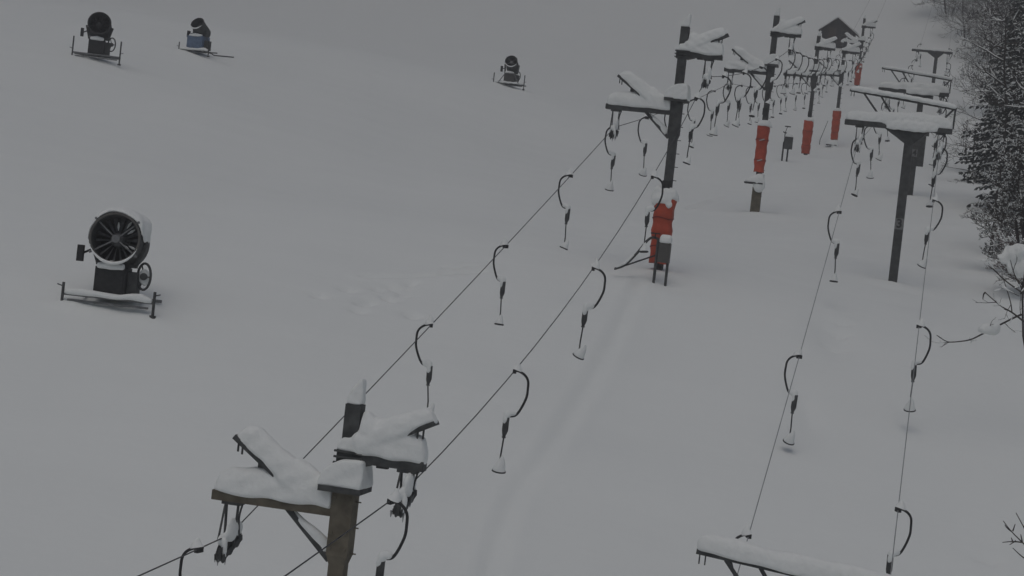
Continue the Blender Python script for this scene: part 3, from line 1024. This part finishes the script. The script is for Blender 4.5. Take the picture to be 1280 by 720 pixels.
# little cabinet on two legs up the slope
b0 = on_ground(981, 202)
rt = tag(empty('control_cabinet', (b0.x, b0.y, b0.z), RZ), 'tiny grey cabinet on two thin legs between the third and fourth padded towers', 'control box')
for x in (-.22, .12):
    MB().tube([(x, 0, -.3), (x, 0, 1.35)], .06, 8).build('leg', BLACK, rt)
a = MB(); a.box((.12, -.02, 1.30), (.56, .22, .86)); a.build('box', STEEL, rt)
a = MB(); a.tube([(-.2, 0, 1.3), (-.2, 0, 2.05)], .03, 6); a.beam((-.34, 0, 2.05), (-.1, 0, 1.98), .1, .08); a.build('bracket', BLACK, rt)
a = MB(); a.tube([(-.06, 0, 2.42), (-.06, 0, 2.48)], .22, 14); dsc = a.build('lamp_disc', BLACK, rt)
a = MB(); a.tube([(-.2, 0, 2.0), (-.08, 0, 2.44)], .02, 6); a.build('stalk', BLACK, rt)
s = MB(); s.drift([(-.12, 0, 1.73), (.12, 0, 1.73), (.38, 0, 1.73)], (0, 0, 1), [.1, .14, .1], [.15, .25, .15]); snow_obj(s, 'snow_cap', rt, .04, 3)

# leaning guide rod by the fifth padded tower
q0, q1 = P(1025, 175, 168), P(1035, 151, 170)
o = MB().tube([(0, 0, -.4), (0, 0, 0), q1 - q0], [.03, .03, .02], 6).build('marker_rod', BLACK)
o.location = q0
tag(o, 'thin dark rod leaning against the padding of the fifth padded tower', 'rod')

# gabled hut at the top station
h0 = Q(38.9, 37.0, 250)
hz = gz(h0.x, h0.y)
rt = tag(empty('ski_hut', (h0.x, h0.y, hz), R(-18)), 'dark hut with snowy gabled roof at the top, left of the farthest padded tower', 'hut')
w, dpt, eh, rh = 3.8, 3.8, 1.7, 3.1
a = MB(); a.prism([(-w / 2, -.4), (w / 2, -.4), (w / 2, eh), (0, rh), (-w / 2, eh)], -dpt / 2, dpt / 2); a.build('wall', PLANKS, rt, smooth=False)
a = MB(); a.box((-.6, -dpt / 2 - .03, 1.0), (.9, .06, 2.0)); dr = a.build('door', mat('door_brown', (.06, .045, .035), .8), rt)
a = MB(); a.box((1.0, -dpt / 2 - .03, 1.35), (.8, .06, .7)); wn = a.build('window', GREYBOX, rt)
a = MB(); a.box((1.0, -dpt / 2 - .065, 1.35), (.68, .01, .58)); a.build('pane', mat('dark_glass', (.02, .022, .025), .1, var=.05), wn)
a = MB()
for s_ in (-1, 1):
    a.beam((0, 0, rh + .10), (s_ * (w / 2 + .45), 0, eh - .26), dpt + .8, .12)
rf = a.build('roof', PLANKS, rt, smooth=False)
s = MB()
for s_ in (-1, 1):
    s.beam((0, .1, rh + .30), (s_ * (w / 2 + .40), .1, eh - .06), dpt + .7, .30)
snow_obj(s, 'snow_load', rf, .08, 3, .01)

# ------------------------------------------------------------------ trees
RMIN = [.006]
def branch(mb, sn, p, d, L, r, depth, up=0.08, dens=1.0, snow=.6, kids=5):
    """one limb with its twigs; snow lies on the upper side of what is not steep"""
    n = 4
    pts, rs = [p.copy()], [r]
    q, dd = p.copy(), d.normalized()
    for i in range(n):
        dd = (dd + Vector((random.gauss(0, .13), random.gauss(0, .13), random.gauss(up, .12)))).normalized()
        q = q + dd * (L / n)
        pts.append(q.copy()); rs.append(max(RMIN[0] * .7, r * (1 - .78 * (i + 1) / n) + .002))
    mb.tube(pts, rs, 5 if r > .03 else 3, cap=False)
    if abs(dd.z) < .85 and random.random() < snow:
        k = max(.02, r * .9)
        i0 = 0 if random.random() < .5 else 1
        pp = [v + Vector((0, 0, rs[i0 + j] * .8 + .006)) for j, v in enumerate(pts[i0:i0 + 4])]
        sn.tube(pp, [k * .5, k * 1.0 + .006, k * .9 + .006, k * .4][:len(pp)], 4, cap=False)
    if depth <= 0:
        return
    nk = max(2, int(kids * dens + random.random()))
    for j in range(nk):
        t = .2 + .8 * (j + random.random()) / nk
        f = t * n; i = min(int(f), n - 1)
        b = pts[i].lerp(pts[i + 1], f - i)
        ax = (pts[i + 1] - pts[i]).normalized()
        side = Vector((random.gauss(0, 1), random.gauss(0, 1), random.gauss(.2, .7)))
        side = (side - ax * side.dot(ax)).normalized()
        branch(mb, sn, b, ax * .65 + side * .85, L * random.uniform(.38, .62) * (1.15 - .4 * t), max(RMIN[0], rs[i] * .55), depth - 1, up, dens, snow, kids)

def broadleaf(loc, h, spread, stems, label, dens=1.0, depth=3, snow=.75, lean=(0, 0), kids=5, mtl=None, trunk_r=.10, group='snowy trees along the right edge', name='bare_tree'):
    root = tag(empty(name, loc), label, 'tree', group)
    tr, cr, sn = MB(), MB(), MB()
    for s in range(stems):
        a = 2 * math.pi * s / max(1, stems) + random.random()
        off = .25 * (stems > 1)
        base = Vector((off * math.cos(a), off * math.sin(a), -.3))
        top = Vector((spread * .35 * math.cos(a) * (stems > 1) + lean[0], spread * .35 * math.sin(a) * (stems > 1) + lean[1], h * random.uniform(.8, 1)))
        n = 7
        pts = [base.lerp(top, i / n) + Vector((random.gauss(0, .06), random.gauss(0, .06), 0)) * (i > 0) for i in range(n + 1)]
        rs = [trunk_r * (1 - .82 * i / n) for i in range(n + 1)]
        tr.tube(pts, rs, 7)
        nb = int(9 * h / 5 * dens)
        for j in range(nb):
            t = .10 + .9 * (j + random.random()) / nb
            f = t * n; i = min(int(f), n - 1)
            b = pts[i].lerp(pts[i + 1], f - i)
            aa = random.uniform(0, 6.283)
            d = Vector((math.cos(aa), math.sin(aa), random.uniform(-.1, .6)))
            branch(cr, sn, b, d, spread * random.uniform(.6, 1.0) * (1.05 - .55 * t), trunk_r * .32, depth - 1, .06, dens, snow, kids)
    tr.build('trunk', BARK, root)
    c = cr.build('crown', mtl or BARK, root)
    tag(sn.build('snow', SNOW, root), kind='stuff')
    return root

def spruce(loc, h, rad, label, snow=.5, layers=None, group='snowy trees along the right edge'):
    root = tag(empty('spruce_tree', loc), label, 'tree', group)
    tr = MB(); tr.tube([(0, 0, -.4), (0, 0, h * .5), (0, 0, h)], [.05 + h * .012, .03 + h * .007, .01], 8)
    cr, sn = MB(), MB()
    layers = layers or int(h * 3.2)
    for k in range(layers):
        t = (k + random.random() * .6) / layers
        z = h * (.05 + .94 * t)
        L0 = rad * (1 - t) ** .8 + .15
        nb = int(5 + 5 * (1 - t))
        a0 = random.random() * 6.28
        for j in range(nb):
            a = a0 + 2 * math.pi * j / nb + random.gauss(0, .2)
            L = L0 * random.uniform(.65, 1.12)
            u = Vector((math.cos(a), math.sin(a), 0)); sd = Vector((-u.y, u.x, 0))
            b = Vector((0, 0, z))
            m_ = max(3, int(L / .32))
            pts = [b + u * (L * i / m_) + Vector((0, 0, L * (-.42 * (i / m_) + .14 * (i / m_) ** 2))) for i in range(m_ + 1)]
            cr.tube(pts, [.03 * (1 - .8 * i / m_) + .004 for i in range(m_ + 1)], 3, cap=False)
            for i in range(1, m_ + 1):
                f = i / m_
                wl = (.16 + .30 * (1 - abs(f - .45))) * min(1.2, .45 + L * .3)
                for s in (-1, 1):
                    for q in range(2):
                        e = pts[i] + sd * s * wl * random.uniform(.6, 1.1) + u * random.uniform(.05, .25) + Vector((0, 0, -random.uniform(.05, .25)))
                        mid = pts[i].lerp(e, .5)
                        wv = u * random.uniform(.05, .09) + Vector((0, 0, random.uniform(-.05, .05)))
                        cr.add([pts[i], mid + wv, e, mid - wv], [(0, 1, 2, 3)])
                        cr.add([pts[i], mid + Vector((0, 0, .05)), e, mid - Vector((0, 0, .09))], [(0, 1, 2, 3)])
                        if random.random() < snow:
                            sn.tube([pts[i].lerp(e, .1) + Vector((0, 0, .05)), mid + Vector((0, 0, .085)), pts[i].lerp(e, .95) + Vector((0, 0, .04))], [.02, random.uniform(.035, .07), .015], 4, cap=False)
            if random.random() < snow:
                i0 = random.randint(0, m_ - 2)
                pp = [p_ + Vector((0, 0, .06)) for p_ in pts[i0:i0 + 3]]
                sn.tube(pp, [.03, random.uniform(.06, .11), .03], 5, cap=False)
    tr.build('trunk', BARK, root)
    cr.build('crown', NEEDLE, root, smooth=False)
    tag(sn.build('snow', SNOW, root), kind='stuff')
    return root

def gp(X, d):                      # ground point by metres right of the lens axis and metres away
    y = d * F.y
    return Vector((X, y, gz(X, y)))
def at_px(px, d):                  # ground point on the bearing of a photo column
    x = CAM.x; y = d
    p = P(px, 360, d)
    for _ in range(6):
        z = gz(p.x, p.y)
        v = (CAM.z + 0)  # solve the small shift caused by the camera's roll
        dy = -(z - p.z) / d * FPX
        # move right/left so that the point keeps its column
        xp = (px - 640 + 0) 
        base = P(px, 360, d)
        k = (z - base.z) / (UV.z)
        p = base + UV * k
        p = Vector((p.x, p.y, gz(p.x, p.y)))
    return p

bank = [  # px column of the base, depth, height, radius, kind, stems, levels, twigs, snow, label
    (1280, 80, 5.6, 2.2, 'b', 5, 4, 6, .26, 'dense twiggy bush hiding its stems in snow at the near corner of the trees'),
    (1238, 88, 7.6, 1.3, 'b', 1, 4, 5, .40, 'slim dark trunk with short snowy side twigs at the edge of the trees'),
    (1296, 88, 10, 3.6, 'b', 3, 4, 6, .33, 'tall tangled bare tree with snow along its boughs, right edge of picture'),
    (1262, 108, 12, 4.2, 'b', 2, 4, 5, .35, 'broad bare tree with criss-crossing snowy boughs above the twiggy bush'),
    (1290, 104, 14, 3.6, 's', 0, 0, 0, .26, 'tall dark spruce with drooping snowy boughs, nearest spruce at the right edge'),
    (1258, 126, 14, 3.4, 's', 0, 0, 0, .22, 'dark spruce behind the broad bare tree and the twiggy bush'),
    (1252, 150, 15, 5.0, 'b', 2, 3, 8, .40, 'tall bare tree whose snowy branches reach left over the spruces'),
    (1292, 150, 20, 4.4, 's', 0, 0, 0, .22, 'big spruce filling the top right corner behind the nearer spruce'),
    (1240, 185, 14, 5.0, 'b', 2, 3, 8, .40, 'bare tree beside the small T-shaped tower, boughs spread over the snow'),
    (1268, 200, 18, 4.2, 's', 0, 0, 0, .22, 'far spruce in the top right corner, mostly hidden by nearer trees'),
]
for px, d, h, r_, kd, stm, lev, tw, sw, lb in bank:
    p = at_px(px, d)
    RMIN[0] = .0052 + d * .00006
    if kd == 'b':
        broadleaf(p, h, r_, stm, lb, dens=1.0 if h < 9 else .8, depth=lev, kids=tw, snow=sw, trunk_r=.09 if h < 8 else .15)
    else:
        spruce(p, h, r_, lb, snow=sw)
# far bare trees along the top edge
RMIN[0] = .018
for k, (px, d, h, lb) in enumerate(((1186, 262, 10, 'leftmost of the far row'), (1208, 250, 12, 'second from left in the far row'),
                                    (1232, 240, 13, 'third from left in the far row'), (1262, 235, 14, 'rightmost of the far row'))):
    broadleaf(at_px(px, d), h, 6.5, 2, 'faint bare tree on the top edge, ' + lb,
              dens=1.0, depth=3, snow=.5, kids=8, trunk_r=.14, group='far bare trees along the top edge')
RMIN[0] = .006
# saplings
for (px, py, top), lb in (((1215, 221, (1219, 160)), 'thin straight bare sapling standing in open snow left of the trees'), ((1207, 192, (1209, 150)), 'shorter thin bare sapling behind the straight sapling')):
    b0 = on_ground(px, py)
    t0 = P(*top, (b0 - CAM).dot(F))
    rt = tag(empty('sapling', b0), lb, 'tree', 'thin saplings in the snow')
    MB().tube([(0, 0, -.3), (t0 - b0) * .5, (t0 - b0)], [.10, .08, .04], 7).build('trunk', BARK, rt)
    cr, sn = MB(), MB()
    for j in range(9):
        aa = random.uniform(0, 6.28)
        branch(cr, sn, (t0 - b0) * random.uniform(.5, 1), Vector((math.cos(aa), math.sin(aa), .5)), random.uniform(.6, 1.3), .03, 1, .05, 1, .7, 3)
    cr.build('crown', BARK, rt); tag(sn.build('snow', SNOW, rt), kind='stuff')

# bush laden with a heavy snow pillow, dull brown inside
p = at_px(1277, 74)
rt = tag(empty('laden_bush', p), 'brownish bush bent under one big smooth pillow of snow, right edge', 'bush', 'snowy trees along the right edge')
cr, sn, tr = MB(), MB(), MB()
tr.tube([(0, 0, -.3), (.05, 0, .8), (0, .1, 1.9)], [.08, .06, .03], 7)
for j in range(46):
    aa = random.uniform(0, 6.28)
    branch(cr, sn, Vector((0, .05, random.uniform(.3, 1.9))), Vector((math.cos(aa), math.sin(aa), random.uniform(-.2, .5))), random.uniform(.7, 1.5), .025, 2, .02, 1, .3, 5)
tr.build('trunk', BARK, rt); cr.build('crown', RUST, rt); tag(sn.build('snow', SNOW, rt), kind='stuff')
s = MB()
c = P(1268, 318, 72.5) - p
s.ell(c, (.46, .4, .30)); s.ell(c + Vector((.38, .1, .16)), (.5, .4, .32)); s.ell(c + Vector((-.42, -.1, -.14)), (.22, .2, .13)); s.ell(c + Vector((.25, -.1, -.55)), (.26, .25, .42))
s.ell(c + Vector((-.1, -.1, -.45)), (.2, .2, .34)); s.ell(c + Vector((.55, -.1, -.5)), (.3, .25, .5)); s.ell(c + Vector((-.35, -.15, -.30)), (.22, .16, .14))
snow_obj(s, 'snow_pillow', rt, .045, 3, .05)

# bare branch tree reaching in from the right
d0 = 55
base = at_px(1312, d0)
rt = tag(empty('bare_tree', base), 'sparse bare tree with long curved branches and one snow lump, right edge below the trees', 'tree')
def poly(px, d):
    return [P(x, y, dd) - base for (x, y), dd in zip(px, d)]
tr = MB(); tr.tube([Vector((0, 0, -.3))] + poly([(1284, 450), (1279, 420), (1278, 372), (1281, 340), (1286, 300)], [d0] * 5), [.04, .036, .032, .028, .024, .015], 8); tr.build('trunk', BARK, rt)
cr = MB()
dl = lambda n, a: [d0 + a * i / n for i in range(n)]
for px, a, r_ in (([(1280, 402), (1265, 390.6), (1253.5, 384), (1242, 375), (1231.7, 365.6)], -1.2, .028), ([(1231.7, 365.6), (1229.5, 368), (1228.6, 374)], -.1, .03),
                  ([(1278, 393), (1271, 395.5), (1248, 407), (1225, 419), (1213, 424.5), (1198, 427), (1184, 427), (1171, 419)], -1.8, .03),
                  ([(1184, 427), (1177, 434)], -.1, .012), ([(1265, 390.6), (1263, 377), (1256, 354), (1253, 345)], .8, .02),
                  ([(1279, 367), (1257, 351), (1242, 337), (1235, 332)], 1.0, .025), ([(1278, 362), (1268, 343), (1263, 325)], .6, .022), ([(1268, 343), (1266, 352)], 0, .012),
                  ([(1281, 420), (1290, 405), (1300, 380)], .5, .03), ([(1281, 340), (1290, 320), (1302, 300)], .5, .02)):
    q = catmull(poly(px, dl(len(px), a)), 4)
    cr.tube(q, [r_ * (1 - .6 * i / (len(q) - 1)) for i in range(len(q))], 6)
sn = MB()
for x, y in ((1258, 388), (1246, 378), (1255, 403), (1236, 413), (1212, 424), (1192, 427), (1264, 380), (1248, 342), (1268, 358), (1274, 370), (1266, 340), (1276, 395)):
    branch(cr, sn, P(x, y, d0 - .8) - base, Vector((random.uniform(-1, .2), random.uniform(-.5, .5), random.uniform(-.2, .8))), random.uniform(.35, .8), .012, 1, .03, 1, .5, 3)
tag(sn.build('snow', SNOW, rt), kind='stuff')
cr.build('branches', BARK, rt)
s = MB(); c = P(1238, 411, d0 - .7) - base
s.ell(c, (.30, .22, .18)); s.ell(c + Vector((-.16, 0, -.06)), (.18, .18, .12)); s.ell(c + Vector((.14, 0, .08)), (.16, .16, .10)); snow_obj(s, 'snow_lump', rt, .03, 3, .015)

# twig tree at the lower right corner
b0 = at_px(1300, 40)
rt = tag(empty('bare_tree', b0), 'small forked twigs poking in at the bottom right corner of the picture', 'tree')
cr = MB(); tr = MB()
K0 = 38.0
pp = lambda l: [P(x, y, K0) - b0 for x, y in l]
tr.tube([Vector((0, 0, -.3)), P(1292, 760, K0) - b0, P(1290, 690, K0) - b0], [.05, .04, .025], 7); tr.build('trunk', BARK, rt)
for l in ([(1290, 690), (1278, 678), (1264, 664), (1254, 651)], [(1264, 664), (1259, 660), (1256, 656)], [(1278, 678), (1266, 677), (1253, 678)], [(1292, 705), (1278, 696), (1266, 685)],
          [(1290, 690), (1284, 668), (1270, 641)], [(1266, 677), (1264, 672)], [(1278, 678), (1276, 668)], [(1266, 664), (1269, 655)], [(1270, 676), (1262, 681)], [(1284, 668), (1280, 657)]):
    q = catmull(pp(l), 3); cr.tube(q, [.016 * (1 - .5 * i / (len(q) - 1)) for i in range(len(q))], 5)
cr.build('branches', BARK, rt)

# ------------------------------------------------------------------ light
SUN_EL, SUN_AZ = R(66), R(200)       # low winter sun behind the lens, through cloud; azimuth clockwise from +Y
w = bpy.data.worlds.new('World'); scene.world = w; w.use_nodes = True
nt = w.node_tree
bg = nt.nodes['Background']
sky = nt.nodes.new('ShaderNodeTexSky'); sky.sky_type = 'NISHITA'; sky.sun_disc = False
sky.sun_elevation = SUN_EL; sky.sun_rotation = SUN_AZ
sky.air_density = 1.0; sky.dust_density = 3.0
hs = nt.nodes.new('ShaderNodeHueSaturation'); hs.inputs['Saturation'].default_value = 0.62
nt.links.new(sky.outputs['Color'], hs.inputs['Color'])
nt.links.new(hs.outputs['Color'], bg.inputs['Color'])
bg.inputs['Strength'].default_value = 0.08
sd = bpy.data.lights.new('sun', 'SUN'); sd.energy = 0.5; sd.angle = R(60); sd.color = (1.0, .92, .80)
so = bpy.data.objects.new('sun', sd); COL.objects.link(so)
sv = Vector((math.sin(SUN_AZ) * math.cos(SUN_EL), math.cos(SUN_AZ) * math.cos(SUN_EL), math.sin(SUN_EL)))
so.rotation_euler = sv.to_track_quat('Z', 'Y').to_euler()
so.location = (0, -20, 40)

scene.view_settings.view_transform = 'Standard'
scene.view_settings.look = 'None'
scene.view_settings.exposure = -0.47
scene.view_settings.gamma = 1
scene.view_settings.use_curve_mapping = False
scene.render.engine = 'CYCLES'
scene.cycles.use_denoising = True

# ------------------------------------------------------------------ falling-snow haze between the near and the far towers
zb, zt_ = float(GZ.min()) - 1.0, float(GZ.max()) + 30.0
hz_ = MB().box((0, 300, (zb + zt_) / 2), (844, 700, zt_ - zb)).mesh('haze', False)
hm = bpy.data.materials.new('haze'); hm.use_nodes = True
hn = hm.node_tree
hn.nodes.remove(hn.nodes['Principled BSDF'])
pv = hn.nodes.new('ShaderNodeVolumePrincipled')
pv.inputs['Color'].default_value = (.92, .93, .94, 1)
pv.inputs['Density'].default_value = HAZE
hn.links.new(pv.outputs['Volume'], hn.nodes['Material Output'].inputs['Volume'])
hz_.materials.append(hm)
ho = bpy.data.objects.new('haze', hz_); COL.objects.link(ho)
tag(ho, kind='stuff')
